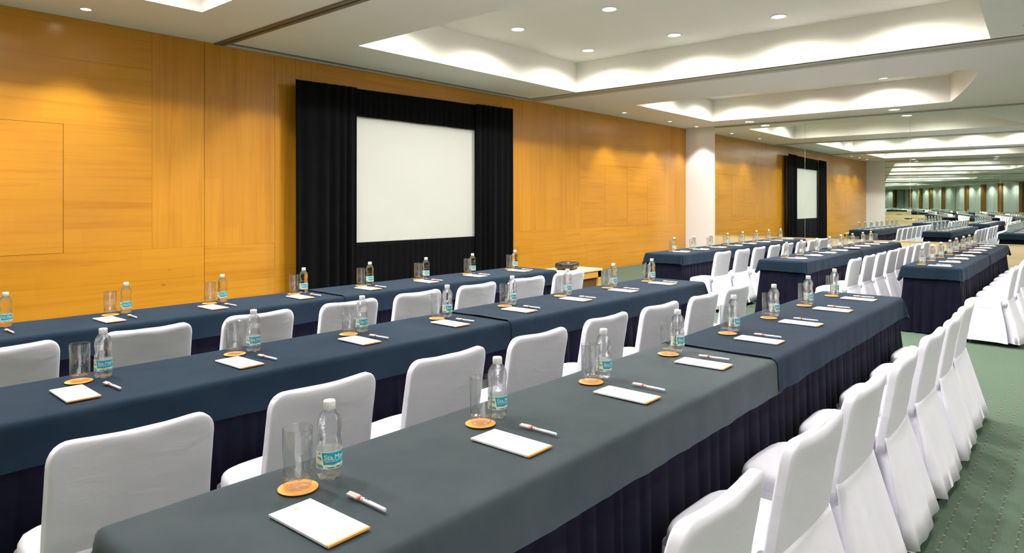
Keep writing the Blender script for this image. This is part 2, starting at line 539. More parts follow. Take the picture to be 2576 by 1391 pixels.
# ---------------------------------------------------------------- mirror walls
def mirror_wall(name, origin, ang, spans, y_white, seed, label):
    """wall along local +v from the timber wall back; local frame: v runs away from the timber wall, n points into the room"""
    root = struct(empty(name), label)
    R = Matrix.Translation(Vector(origin)) @ Matrix.Rotation(ang, 4, 'Z')
    # local: x = into the room, y = along the wall toward the back (negative world y)
    def bx(nm, mat, n0, n1, v0, v1, z0, z1, tilt=0.0):
        b = MB()
        mid = (v0 + v1) / 2
        T = R @ Matrix.Translation((0, mid, 0)) @ Matrix.Rotation(tilt, 4, 'Z') @ Matrix.Translation((0, -mid, 0))
        b.box(n0, n1, v0, v1, z0, z1, T)
        return b.obj(nm, mat, root)
    L = spans[-1]
    bx('backing', 'trim', -0.15, -0.012, -0.3, L + 0.2, 0, Z_CEIL + 0.05)
    bx('white_pier', 'white_wall', -0.012, 0.012, 0.0 if y_white > 0 else -0.01, y_white, 0, Z_CEIL)
    rnd = random.Random(seed)
    a = y_white
    for s in spans:
        bx('mirror_panel', 'mirror', -0.011, 0.0, a + 0.003, s - 0.003, 0.632, Z_CEIL - 0.032, rnd.uniform(-1, 1) * 0.0006)
        bx('wainscot_panel', 'maple', -0.011, 0.006, a + 0.002, s - 0.002, 0.0, 0.622)
        a = s
    bx('top_channel', 'track', -0.011, 0.012, y_white, L, Z_CEIL - 0.03, Z_CEIL - 0.002)
    bx('ledge', 'maple', -0.011, 0.014, y_white, L, 0.622, 0.632)
    return root
spans_r = [3.03, 5.19, 7.36, 9.53, 11.5, 13.2]
# right-hand end wall: local +x must point to -X, local +y to -Y
mirror_wall('wall_right', (X_MIR, Y_WOOD, 0), PI, spans_r, 0.81, 3, 'wall of tall mirror panels above a pale maple wainscot')
SK = math.radians(6.3)
# opposite end wall, slightly skewed; local +x points to +X and -Y, local +y runs from the back to the timber wall
XL = -2.15
LW = 13.6
lx0 = XL - math.sin(SK) * LW
ly0 = Y_WOOD - math.cos(SK) * LW
rl = struct(empty('wall_left'), 'opposite wall of mirror panels above a pale maple wainscot')
RL = Matrix.Translation((lx0, ly0, 0)) @ Matrix.Rotation(-SK, 4, 'Z')
def bl(nm, mat, n0, n1, v0, v1, z0, z1):
    return MB().box(n0, n1, v0, v1, z0, z1, RL).obj(nm, mat, rl)
bl('backing', 'trim', -0.15, -0.012, -0.2, LW + 0.3, 0, Z_CEIL + 0.05)
bl('white_pier', 'white_wall', -0.012, 0.012, LW - 0.80, LW + 0.1, 0, Z_CEIL)
a = LW - 0.80
for k in range(6):
    b_ = max(0.0, a - 2.17)
    bl('mirror_panel', 'mirror', -0.011, 0.0, b_ + 0.003, a - 0.003, 0.632, Z_CEIL - 0.032)
    bl('wainscot_panel', 'maple', -0.011, 0.006, b_ + 0.002, a - 0.002, 0.0, 0.622)
    a = b_
bl('top_channel', 'track', -0.011, 0.012, 0, LW - 0.8, Z_CEIL - 0.03, Z_CEIL - 0.002)
bl('ledge', 'maple', -0.011, 0.014, 0, LW - 0.8, 0.622, 0.632)

# wall behind the photographer: white panels between timber pilasters
wb = MB().box(-4.6, 16.7, Y_BACK - 0.2, Y_BACK, 0, Z_CEIL + 0.1).obj('wall_back', 'grey_wall')
struct(wb, 'rear wall of white panels between brown timber pilasters')
for x0, x1 in ((-4.0, -1.2), (-0.4, 3.4), (4.6, 7.6), (8.9, 12.3), (13.2, 16.3)):
    for i in range(3):
        a0 = x0 + (x1 - x0) * i / 3
        a1 = x0 + (x1 - x0) * (i + 1) / 3
        MB().box(a0 + 0.004, a1 - 0.004, Y_BACK, Y_BACK + 0.02, 0.0, Z_CEIL - 0.01).obj('wall_panel', 'panel_wall', wb)
for x0, x1 in ((-1.15, -0.45), (3.5, 4.2), (7.7, 8.5), (12.35, 13.1)):
    MB().box(x0, x1, Y_BACK, Y_BACK + 0.22, 0, Z_CEIL - 0.005).obj('pilaster', 'pilaster', wb)

# ---------------------------------------------------------------- ceiling lamps
def lamp_meshes(r):
    ring = MB().lathe([(r, -0.001), (r * 1.28, -0.001), (r * 1.30, -0.006), (r * 1.22, -0.012), (r * 1.04, -0.010), (r, -0.004)], 24, cap0=False, cap1=False).mesh('trim_ring', 'trim')
    lens = MB().lathe([(r * 0.02, -0.0025), (r * 0.99, -0.0025)], 24, cap0=True, cap1=False).mesh('lens', 'lamp')
    return ring, lens
LM = {r: lamp_meshes(r) for r in (0.085, 0.045, 0.10)}
def downlight(x, y, z, r, power, angle, blend, label, group):
    o = empty('downlight', (x, y, z))
    tag(o, label, 'ceiling light', group)
    link('trim_ring', LM[r][0], o)
    link('lens', LM[r][1], o)
    ld = bpy.data.lights.new('lamp', 'SPOT')
    ld.energy = power
    ld.color = LAMP_COL
    ld.spot_size = math.radians(angle)
    ld.spot_blend = blend
    ld.shadow_soft_size = r * 0.8
    l = link('lamp', ld, o, (0, 0, -0.02 - r * 0.0))
    return o
ORD = ['first', 'second', 'third', 'fourth', 'fifth', 'sixth', 'seventh', 'eighth']
COF_NAME = ('coffer before the brown track', 'large coffer beside the screen', 'coffer next to the mirror wall')
COF_X = ((0.7, 2.3), (5.62, 7.30, 9.05), (12.9, 14.63))
COF_Y = (6.18, 4.66, 3.15, 1.72)
for ci, xs in enumerate(COF_X):
    for xi, x in enumerate(xs):
        for yi, y in enumerate(COF_Y):
            if y < arc_y(x) + 0.45:
                continue
            xx = 14.84 if (ci == 2 and xi == 1 and yi == 2) else x
            downlight(xx, y, Z_COF, 0.085, P_COFFER, 162, 0.65,
                      'round downlight, %s column, %s from timber wall, %s' % (ORD[xi], ORD[yi], COF_NAME[ci]), 'coffer downlights')
for i, x in enumerate((-0.2, 1.07, 2.34)):
    downlight(x, 7.66, Z_CEIL, 0.045, P_SMALL, 78, 0.5, 'small spotlight by timber wall before the brown track, %s of three' % ORD[i], 'small spotlights along the timber wall')
for i, x in enumerate((12.59, 14.66, 16.08)):
    downlight(x, 7.66, Z_CEIL, 0.045, P_SMALL, 78, 0.5, 'small spotlight by timber wall near the white pier, %s of three' % ORD[i], 'small spotlights along the timber wall')
for i, y in enumerate((6.25, 3.15, 0.2, -2.6)):
    downlight(15.86 if i else 15.97, y, Z_CEIL, 0.10, P_WIDE, 115, 0.7, 'wide downlight beside the mirror wall, %s from timber wall' % ORD[i], 'wide downlights beside the mirror walls')
for i, y in enumerate((6.1, 3.1, 0.2, -2.6)):
    downlight(-1.6 - 0.11 * (6.1 - y), y, Z_CEIL, 0.10, P_WIDE, 115, 0.7, 'wide downlight beside the opposite mirror wall, %s from timber wall' % ORD[i], 'wide downlights beside the mirror walls')
for j, y in enumerate((0.25, -2.0, -4.3)):  # added fill rows for chair backs and seats; only rear-wall downlights show in reflections
    for i in range(6):
        x = 0.6 + i * 2.75
        downlight(x, y, Z_CEIL, 0.085, P_FILL * (0.62, 0.40, 1.15)[j], (124, 130, 150)[j], 0.5,
                  'added fill downlight in flat ceiling before rear wall, row %s, %s from mirror end' % (ORD[j], ORD[5 - i]), 'added fill downlights in the flat rear ceiling')
sp = empty('sprinkler', (9.29, 0.56, Z_CEIL))
tag(sp, 'small ceiling sprinkler head beside the grey partition track', 'sprinkler')
MB().lathe([(0.034, -0.001), (0.038, -0.004), (0.02, -0.008)], 16).obj('escutcheon', 'trim', sp)
MB().lathe([(0.009, -0.006), (0.009, -0.035), (0.022, -0.038), (0.022, -0.041)], 12).obj('deflector', 'black_metal', sp)

# ---------------------------------------------------------------- screen and drapes
YS = 8.02
scr = empty('projection_screen', (7.06, YS, 0))
tag(scr, 'white projection screen framed by black drapes on the timber wall', 'projection screen')
sx0, sx1, sz0, sz1 = 5.80, 8.33, 0.881, 2.75
MB().box(sx0 - 7.06, sx1 - 7.06, 0.0, 0.012, sz0, sz1).obj('screen_surface', 'screen', scr)
for x0, x1, z0, z1 in ((sx0 - 0.03, sx1 + 0.03, sz0 - 0.04, sz0), (sx0 - 0.03, sx1 + 0.03, sz1, sz1 + 0.04)):
    MB().box(x0 - 7.06, x1 - 7.06, -0.008, 0.03, z0, z1).obj('frame_bar', 'black_metal', scr)
for x in (sx0 - 0.03, sx1):
    MB().box(x - 7.06, x + 0.03 - 7.06, -0.008, 0.03, sz0, sz1).obj('frame_bar', 'black_metal', scr)
for x in (sx0 + 0.1, sx1 - 0.1):
    b = MB().box(x - 7.085, x - 7.035, 0.012, 0.04, 0.02, sz1)
    b.box(x - 7.085, x - 7.035, 0.012, 0.10, 0.0, 0.03)
    b.obj('leg', 'black_metal', scr)

def drape(name, label, x0, x1, z0f, z1f, y, amp, pitch, seed, taper=0.0, group=None):
    n = int((x1 - x0) / 0.012)
    nz = 14
    v, f = [], []
    for j in range(nz + 1):
        t = j / nz
        for i in range(n + 1):
            s = i / n
            x = x0 + (x1 - x0) * s
            zt, zb = z1f(x), z0f(x)
            z = zt + (zb - zt) * t
            ph = 2 * PI * (x / pitch) + 5.0 * wave(x * 2.3, 0, 0, seed) + 0.9 * t * wave(x * 3, 2, 0, seed)
            a = amp * (0.35 + 0.65 * min(1, t * 1.5)) * (0.3 + 1.3 * abs(wave(x * 3.1, 5, 0, seed)))
            w = math.sin(ph)
            w = math.copysign(abs(w) ** 0.8, w)
            v.append((x + taper * t * (s - 0.5), y + a * w, z))
    for j in range(nz):
        for i in range(n):
            p = j * (n + 1) + i
            f.append((p, p + n + 1, p + n + 2, p + 1))
    b = MB()
    b.add(v, f, True)
    o = b.obj(name, 'drape')
    md = o.modifiers.new('thickness', 'SOLIDIFY')
    md.thickness = 0.004
    tag(o, label, 'drape', 'black drapes around the screen')
    return o
topz = lambda x: 3.075 + 0.072 * (x - 4.87) / 4.35 + 0.006 * wave(x * 1.3, 3.0)
drape('drape', 'tall black drape between the screen and the upright timber panels', 4.86, 5.835, lambda x: 0.012, topz, YS - 0.075, 0.040, 0.165, 1.0)
drape('drape', 'tall black drape on the mirror side of the screen', 8.285, 9.235, lambda x: 0.012, topz, YS - 0.075, 0.034, 0.15, 2.0)
drape('drape', 'short black valance gathered above the screen', 5.76, 8.36, lambda x: 2.695 + 0.010 * wave(x * 2.2, 1.0), lambda x: topz(x) - 0.006, YS - 0.026, 0.010, 0.12, 3.0)
drape('drape', 'low black drape hanging beneath the screen', 5.76, 8.36, lambda x: 0.012, lambda x: 0.878, YS - 0.026, 0.010, 0.115, 4.0)
rail = empty('backdrop_stand', (7.05, YS + 0.065, 0))
tag(rail, 'black pipe stand holding up the drapes from behind', 'stand')
b = MB().tube([(-2.08, 0.0, 3.02), (2.08, 0.0, 3.08)], 0.018)
b.obj('crossbar', 'black_metal', rail)
for x in (-2.05, 2.05):
    MB().tube([(x, 0.0, 0.0), (x, 0.0, 3.02)], 0.02).obj('post', 'black_metal', rail)
    MB().box(x - 0.10, x + 0.10, -0.03, 0.045, 0.0, 0.012).obj('base_plate', 'black_metal', rail)

# ---------------------------------------------------------------- tables
def cloth_mesh(L, W, on, of, os_, oe, flat_s, flat_e, seed, mat, lift=0.0, gx=0.0):
    R = 0.026 + lift
    def axis(lo, hi, l, step):
        xs = set()
        for e in (0.0, l):
            for d in (0, 0.008, 0.016, 0.024, 0.035, 0.05, -0.02):
                q = e - d if e == 0 else e + d
                if lo - 1e-6 <= q <= hi + 1e-6:
                    xs.add(round(q, 4))
        n = max(2, int((hi - lo) / step))
        for i in range(n + 1):
            q = lo + (hi - lo) * i / n
            if all(abs(q - p) > step * 0.3 for p in xs):
                xs.add(round(q, 4))
        xs |= {round(lo, 4), round(hi, 4)}
        return sorted(xs)
    A = axis(-os_, L + oe, L, 0.032)
    B = axis(-on, W + of, W, 0.03)
    v, f = [], []
    for a in A:
        for b in B:
            da = 0.0
            sa = 0
            if a < 0 and not flat_s:
                da, sa = -a, -1
            elif a > L and not flat_e:
                da, sa = a - L, 1
            db, sb = (-b, -1) if b < 0 else ((b - W, 1) if b > W else (0.0, 0))
            ca = a if (flat_s and a < 0) or (flat_e and a > L) else min(max(a, 0), L)
            cb_ = min(max(b, 0), W)
            d = (da ** 3 + db ** 3) ** (1 / 3.0)
            s = gx + ca + cb_ * 1.3
            if d < 1e-9:
                x, y, z = ca, cb_, 0.0022 * wave((gx + a) * 3, b * 5, 0, seed) + lift
                if lift and (a < 0 or a > L):
                    z += 0.006 * (max(-a, a - L) / 0.05) * (0.6 + 0.8 * abs(wave(b * 6, 3, 0, seed)))
            else:
                d *= 1 + 0.05 * wave(s * 2.2, 4.0, 0, seed)
                ux, uy = sa * da / math.hypot(da, db), sb * db / math.hypot(da, db)
                kk = 4 * da * db / (da * da + db * db)
                q = R * PI / 2
                if d < q:
                    out, drop = R * math.sin(d / R), R * (1 - math.cos(d / R))
                else:
                    fl = 0.05 + 0.05 * kk
                    out, drop = R + (d - q) * fl, R + (d - q) * math.sqrt(1 - fl * fl)
                t = min(1, drop / 0.17)
                ang = math.atan2(uy, ux)
                out += t * (0.010 * wave(s * 5.0, 1.0, 0, seed) + 0.006 * wave(s * 14.0, 2.0, 0, seed)) + 0.02 * t * kk * math.sin(4 * ang)
                out = max(out, R * 0.8 * t)
                x, y, z = ca + ux * out, cb_ + uy * out, lift - drop + 0.0022 * wave((gx + ca) * 3, cb_ * 5, 0, seed)
            v.append((x, y, z))
    n = len(B)
    for i in range(len(A) - 1):
        for j in range(n - 1):
            p = i * n + j
            f.append((p, p + n, p + n + 1, p + 1))
    m = MB()
    m.add(v, f, True)
    return m.mesh('tablecloth', mat, recalc=False)

def skirt_mesh(L, W, end, seed):
    # path round the outer three sides; end = 'start' or 'stop' (which short side is outer)
    e = 0.003
    if end == 'start':
        P = [(L - 0.003, -e), (-e, -e), (-e, W + e), (L - 0.003, W + e)]
    else:
        P = [(0.003, -e), (L + e, -e), (L + e, W + e), (0.003, W + e)]
    pts = []
    s = 0.0
    for (x0, y0), (x1, y1) in zip(P, P[1:]):
        l = math.hypot(x1 - x0, y1 - y0)
        n = int(l / 0.010)
        for i in range(n):
            t = i / n
            pts.append((x0 + (x1 - x0) * t, y0 + (y1 - y0) * t, s + l * t, min(t, 1 - t) * l))
        s += l
    pts.append((*P[-1], s, 0))
    nrm = []
    for i in range(len(pts)):
        a, b = pts[max(0, i - 4)], pts[min(len(pts) - 1, i + 4)]
        dx, dy = b[0] - a[0], b[1] - a[1]
        l = math.hypot(dx, dy)
        sg = 1 if end == 'start' else -1
        nx, ny = -dy / l * sg, dx / l * sg
        # outward: for 'start' path runs -x then +y ; flip so it points away from the table
        cxm, cym = pts[i][0] - L / 2, pts[i][1] - W / 2
        if nx * (cxm if abs(nx) > abs(ny) else 0) + ny * (cym if abs(ny) >= abs(nx) else 0) < 0:
            nx, ny = -nx, -ny
        nrm.append((nx, ny))
    rg = random.Random(int(seed * 1000) + 17)
    cuts = [0.0]
    while cuts[-1] < pts[-1][2] + 0.2:
        cuts.append(cuts[-1] + rg.choice((0.05, 0.075, 0.10, 0.13)) * rg.uniform(0.85, 1.2))
    hgt = [rg.uniform(0.35, 1.0) for _ in cuts]
    rings = []
    for z in (0.72, 0.66, 0.57, 0.46, 0.33, 0.2, 0.08, 0.012):
        t = (0.72 - z) / 0.72
        lo = max(0.0, (t - 0.2) / 0.8)
        r = []
        k = 0
        for (x, y, s_, ed), (nx, ny) in zip(pts, nrm):
            sh = s_ + 0.02 * t * wave(s_ * 3, 3, 0, seed) + 0.05
            while k < len(cuts) - 2 and sh > cuts[k + 1]:
                k += 1
            q = min(1.0, max(0.0, (sh - cuts[k]) / (cuts[k + 1] - cuts[k])))
            w = math.sin(PI * q) ** 0.6 * hgt[k]
            endface = abs(nx) > 0.5
            out = (0.010 + (0.040 if endface else 0.032) * lo) * w + lo * (0.055 if endface else 0.002)
            r.append((x + nx * out, y + ny * out, z))
        rings.append(r)
    m = MB()
    m.loops(rings, False, False, True, closed=False)
    return m.mesh('skirt', 'skirt')

def make_table(x0, L, y0, end, over, mat, seed, cseed, label, clabel):
    t = empty('banquet_table', (x0, y0, 0))
    tag(t, label, 'table', 'banquet tables in rows')
    MB().box(0.0, L, 0.0, T_W, T_TOP - 0.03, T_TOP - 0.004).obj('tabletop', 'table_top', t)
    for lx in (0.18, L - 0.18):
        for ly in (0.06, T_W - 0.06):
            MB().tube([(lx, ly, 0.0), (lx, ly, T_TOP - 0.03)], 0.014).obj('leg', 'black_metal', t)
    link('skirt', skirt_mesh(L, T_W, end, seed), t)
    if end == 'start':
        me = cloth_mesh(L, T_W, 0.165, 0.165, 0.15, 0.05 if over else 0.0, False, True, cseed, mat, 0.005 if over else 0.0, x0)
    else:
        me = cloth_mesh(L, T_W, 0.165, 0.165, 0.05 if over else 0.0, 0.15, True, False, cseed, mat, 0.005 if over else 0.0, x0)
    c = link('tablecloth', me, None, (x0, y0, T_TOP))
    tag(c, clabel, 'tablecloth', 'dark cloths on the banquet tables')

ROWN = ('front row', 'middle row', 'back row')
BLKN = ('screen-side block', 'mirror-side block')
SPACE = 0.643
# x of table start, length of one table, x of the first bottle, x of the first chair
BL = {}
BL[(0, 0)] = (0.50, 2.58, 1.025, 0.82)
BL[(0, 1)] = (0.50, 2.58, 0.988, 0.80)
BL[(0, 2)] = (0.54, 2.58, 1.012, 0.85)
BL[(1, 0)] = (8.56, 2.60, 9.10, 8.80)
BL[(1, 1)] = (8.50, 2.60, 8.98, 8.76)
BL[(1, 2)] = (8.72, 2.60, 8.99, 8.70)
CHY = (4.02, 2.37, 0.858)
for (bk, r), (x0, L, xb, xc) in BL.items():
    y0 = ROWS[r]
    for h in range(2):
        mat = 'charcoal' if (bk == 0 and r == 2 and h == 0) else 'navy'
        col = 'charcoal' if mat == 'charcoal' else 'navy'
        half = ('far-from-mirror', 'mirror-end')[h]
        make_table(x0 + h * (L + 0.004), L, y0, 'start' if h == 0 else 'stop', h == 1, mat, bk * 7 + r * 2.3 + h, bk * 7 + r * 2.3,
                   'long skirted banquet table, %s half of %s, %s' % (half, ROWN[r], BLKN[bk]),
                   '%s tablecloth over %s half of %s, %s' % (col, half, ROWN[r], BLKN[bk]))

# ---------------------------------------------------------------- covered chairs
def superloop(hx, hy, cx, cyy, z, n=40, p=4.0):
    out = []
    for j in range(n):
        a = 2 * PI * j / n
        c, s = math.cos(a), math.sin(a)
        k = (abs(c) ** p + abs(s) ** p) ** (-1.0 / p)
        out.append((cx + hx * k * c, cyy + hy * k * s, z))
    return out
def chair_meshes(seed):
    # backrest cover: stacked rounded loops leaning back
    rings = []
    zs = [0.40, 0.44, 0.48, 0.53, 0.58, 0.63, 0.675, 0.705, 0.73, 0.75, 0.767, 0.780, 0.790, 0.797, 0.801]
    for z in zs:
        t = (z - 0.40) / 0.40
        hw = 0.228 - 0.004 * t
        if z > 0.73:
            q = min(1.0, (z - 0.73) / 0.071)
            hw -= 0.062 * (1 - math.sqrt(max(0, 1 - q * q)))
        ht = 0.024 if z < 0.775 else 0.024 * math.sqrt(max(0.06, 1 - ((z - 0.775) / 0.0275) ** 2))
        cyy = -0.166 - 0.052 * t - 0.012 * t * t
        loop = superloop(hw, ht, 0, cyy, z, 56, 8.0)
        rr = []
        for x, y, zz in loop:
            top = max(0, (z - 0.66) / 0.14)
            dz = -0.013 * top * (1 - (x / 0.23) ** 2) + 0.005 * top * wave(x * 6, 1, 0, seed)
            back = 1 if y < cyy else -1
            dy = back * (0.006 * math.cos(x / 0.23 * PI / 2) * (1 - t)) - 0.004 * wave(x * 8 + z * 3, z * 16, 0, seed) * (0.4 + top)
            dy += 0.016 * (1 - (x / 0.23) ** 2) * -0.6
            st = 0.0
            if abs(x) > hw * 0.97:
                st = 0.0
            rr.append((x + st, y + dy, zz + dz))
        rings.append(rr)
    bm_ = MB().loops(rings, True, True)
    for sx in (-1, 1):
        for zb in (0.53, 0.675):
            t = (zb - 0.40) / 0.40
            bm_.lathe([(0.0055, -0.006), (0.0055, -0.001), (0.004, 0.002), (0.001, 0.0035)], 8, (0, 0, 0))
            for k in range(len(bm_.v) - 32, len(bm_.v)):
                vx = bm_.v[k]
                bm_.v[k] = (sx * (0.224 - 0.004 * t + vx[2]), -0.170 - 0.052 * t - 0.012 * t * t + vx[0], zb + vx[1])
    back = bm_.mesh('backrest', 'linen')
    # seat cushion cover
    rings = []
    for z, s in ((0.345, 1.0), (0.385, 1.005), (0.408, 0.995), (0.422, 0.965), (0.430, 0.90), (0.434, 0.7), (0.436, 0.4), (0.4365, 0.1)):
        rings.append([(x, y, zz + 0.004 * wave(x * 7, y * 7, 0, seed) * (z > 0.4)) for x, y, zz in superloop(0.228 * s, 0.178 * s, 0, 0.010, z, 44, 4.5)])
    seat = MB().loops(rings, True, True).mesh('seat', 'linen')
    # skirt all round, pleated at the two rear corners
    n = 240
    dense = superloop(0.231, 0.205, 0, -0.015, 0, 2400, 7.0)
    acc = [0.0]
    for p, q in zip(dense, dense[1:] + dense[:1]):
        acc.append(acc[-1] + math.hypot(q[0] - p[0], q[1] - p[1]))
    base, k = [], 0
    for j in range(n):
        tgt = acc[-1] * j / n
        while acc[k + 1] < tgt:
            k += 1
        base.append((dense[k][0], dense[k][1], tgt))
    cor = {}
    for sg in (-1, 1):
        cor[sg] = min(base, key=lambda p: (p[0] - sg * 0.231) ** 2 + (p[1] + 0.22) ** 2)[2]
    rings = []
    lev = (0.0, 0.05, 0.14, 0.28, 0.45, 0.65, 0.85, 1.0)
    for t in lev:
        r = []
        for x, y, sl in base:
            a = math.atan2(y + 0.015, x)
            rearf = 1.0 / (1.0 + math.exp((y + 0.14) / 0.018))
            ztop = 0.375 + 0.095 * rearf
            z = ztop + (0.045 - ztop) * t
            ln = math.hypot(x, y + 0.015)
            ux, uy = x / ln, (y + 0.015) / ln
            fl = 0.012 + 0.020 * abs(ux) + 0.080 * rearf * max(0, -uy)
            if uy > 0.6:
                fl = 0.004
            o = fl * t
            for sg in (-1, 1):
                d = (sl - cor[sg]) * -sg          # positive towards the rear panel
                if abs(d) < 0.25:
                    g = min(1, t * 2.2 + 0.10)
                    o += g * (0.034 * math.exp(-((d - 0.030) / 0.030) ** 2) - 0.115 * math.exp(-((d + 0.018) / 0.015) ** 2) + 0.030 * math.exp(-((d + 0.060) / 0.026) ** 2))
            o += t * (0.006 * math.sin(a * 5 + seed * 2) + 0.002 * math.sin(a * 11 + seed))
            if uy > 0.6:
                o = min(o, 0.006)
            z += 0.003 * t * math.sin(a * 2 + seed)
            r.append((x + ux * o, y + uy * o + 0.040 * rearf * (1 - t) ** 1.6, max(z, 0.02)))
        rings.append(r)
    skirt = MB().loops(rings, False, False).mesh('skirt', 'linen')
    # free-hanging tail panel over the rear, its edges lapping the sides (thin closed sheet)
    rings = []
    for t in (0.0, 0.04, 0.12, 0.25, 0.42, 0.6, 0.8, 1.0):
        fr_, bk_ = [], []
        w = 0.234 + 0.055 * t
        for k in range(33):
            sx = -1 + 2 * k / 32
            e = max(0.0, (abs(sx) - 0.86) / 0.14)
            y = -0.203 - 0.118 * t + (0.012 + 0.045 * t) * e * e + t * (0.007 * math.sin(5.5 * sx + seed * 1.7) + 0.004 * math.sin(11 * sx + seed))
            z = 0.468 - 0.422 * t + 0.006 * t * e
            fr_.append((sx * w, y, z))
            bk_.append((sx * (w - 0.003), y + 0.003, z))
        rings.append(fr_ + bk_[::-1])
    tail = MB().loops(rings, True, True).mesh('tail_panel', 'linen')
    legs = []
    for sx in (-1, 1):
        legs.append(MB().tube([(sx * 0.18, 0.14, 0.36), (sx * 0.19, 0.155, 0.03), (sx * 0.19, 0.15, 0.0)], 0.011).mesh('leg', 'black_metal'))
        legs.append(MB().tube([(sx * 0.18, -0.16, 0.36), (sx * 0.20, -0.245, 0.04), (sx * 0.20, -0.285, 0.014), (sx * 0.20, -0.25, 0.0115)], 0.011).mesh('leg', 'black_metal'))
    return back, seat, skirt, tail, legs
CV = [chair_meshes(s) for s in (1.0, 2.0, 3.0, 4.0)]
rnd = random.Random(11)
for (bk, r), (x0, L, xb, xc) in BL.items():
    for i in range(8):
        x = xc + 0.634 * i + rnd.uniform(-0.012, 0.012)
        y = CHY[r] + rnd.uniform(-0.012, 0.012) - (0.025 if bk == 1 and r == 2 else 0)
        rz = rnd.uniform(-0.03, 0.03)
        if bk == 1 and r == 2 and i == 0:
            x -= 0.07
        o = empty('banquet_chair', (x, y, 0), rz)
        tag(o, 'white cloth-covered chair, %s from mirror end, %s, %s' % (ORD[7 - i], ROWN[r], BLKN[bk]), 'chair', 'white covered chairs')
        back, seat, skirt, tail, legs = CV[(i * 3 + r + bk) % 4]
        link('backrest', back, o)
        link('seat', seat, o)
        link('skirt', skirt, o)
        link('tail_panel', tail, o)
        for l in legs:
            link('leg', l, o)

# ---------------------------------------------------------------- place settings
# bottle
prof = [(0.022, 0.004), (0.027, 0.0), (0.0305, 0.004), (0.032, 0.013), (0.032, 0.030), (0.0316, 0.034), (0.0316, 0.074), (0.032, 0.079), (0.0318, 0.088), (0.0300, 0.094), (0.0285, 0.099),
        (0.0292, 0.104), (0.0280, 0.108), (0.0298, 0.113), (0.0296, 0.117), (0.0310, 0.121), (0.0306, 0.125), (0.0318, 0.130), (0.0312, 0.134), (0.0315, 0.139), (0.0300, 0.147), (0.0270, 0.157), (0.0220, 0.166), (0.0165, 0.172), (0.0135, 0.175), (0.0130, 0.180)]
SEG = 32
rings = []
for r, z in prof:
    ring = []
    for j in range(SEG):
        a = 2 * PI * j / SEG
        rr = r
        zz = z
        if z < 0.016:
            rr = r * (1 - 0.05 * (0.5 + 0.5 * math.cos(5 * a)))
            zz = z + 0.0035 * max(0, math.cos(5 * a)) * (z < 0.006)
        if 0.10 < z < 0.14:
            zz = z + 0.004 * math.sin(2 * a + z * 40)
        ring.append((rr * math.cos(a), rr * math.sin(a), zz))
    rings.append(ring)
bottle_me = MB().loops(rings, True, True).mesh('water_bottle', 'water')
cap = []
for r, z in ((0.0145, 0.174), (0.0152, 0.1745), (0.0152, 0.192), (0.0142, 0.196), (0.010, 0.1968)):
    cap.append([((r + (0.0004 if j % 2 else 0) * (z < 0.193)) * math.cos(2 * PI * j / 48), (r + (0.0004 if j % 2 else 0) * (z < 0.193)) * math.sin(2 * PI * j / 48), z) for j in range(48)])
cap_me = MB().loops(cap, True, True).mesh('cap', 'cap')
# label: a sleeve round the bottle, its lettering facing -Y
LR, LZ0, LZ1 = 0.0325, 0.030, 0.073
LSEG = 48
LA0, LA1 = -PI / 2 - 2.2, -PI / 2 + 3.1
lv, lf = [], []
for i in range(LSEG + 1):
    a = LA0 + (LA1 - LA0) * i / LSEG
    for z in (LZ0, LZ1):
        lv.append((LR * math.cos(a), LR * math.sin(a), z))
for i in range(LSEG):
    lf.append((2 * i, 2 * i + 2, 2 * i + 3, 2 * i + 1))
m = MB()
m.add(lv, lf, True)
label_me = m.mesh('label', 'label', recalc=False)
uvl = label_me.uv_layers.new(name='UVMap')
for poly in label_me.polygons:
    for li in poly.loop_indices:
        vi = label_me.loops[li].vertex_index
        uvl.data[li].uv = ((vi // 2) / LSEG, vi % 2)
def bent_text(lines, R):
    """lettering meshes bent round the label; each line: text, cap height, z of the baseline, angle of its start"""
    vs, fs = [], []
    for txt, size, z0, a0, sx, bold in lines:
        cu = bpy.data.curves.new('lettering', 'FONT')
        cu.body = txt
        cu.size = size
        cu.resolution_u = 3
        cu.offset = size * bold
        ob = bpy.data.objects.new('lettering', cu)
        C.objects.link(ob)
        dg = bpy.context.evaluated_depsgraph_get()
        me = bpy.data.meshes.new_from_object(ob.evaluated_get(dg))
        o = len(vs)
        for v in me.vertices:
            a = a0 + v.co.x * sx / R
            vs.append((R * math.cos(a), R * math.sin(a), z0 + v.co.y))
        for p in me.polygons:
            fs.append([i + o for i in p.vertices])
        bpy.data.objects.remove(ob)
        bpy.data.curves.remove(cu)
        bpy.data.meshes.remove(me)
    m = MB()
    m.add(vs, fs)
    return m.mesh('lettering', 'lettering', recalc=False)
TA = -PI / 2 - 0.95
letter_me = bent_text([('Sta.Mar\u00eda', 0.0168, 0.0540, TA, 1.12, 0.0), ('AGUA 100% PURA DE', 0.0045, 0.0475, TA + 0.06, 1.15, 0.0)], LR + 0.0004)
b = MB()
nn = 14
vv = []
for i in range(nn + 1):
    a = TA - 0.02 + 1.45 * i / nn
    for z in (0.0519, 0.0525):
        vv.append(((LR + 0.0004) * math.cos(a), (LR + 0.0004) * math.sin(a), z))
b.add(vv, [(2 * i, 2 * i + 2, 2 * i + 3, 2 * i + 1) for i in range(nn)])
rule_me = b.mesh('rule', 'lettering', recalc=False)

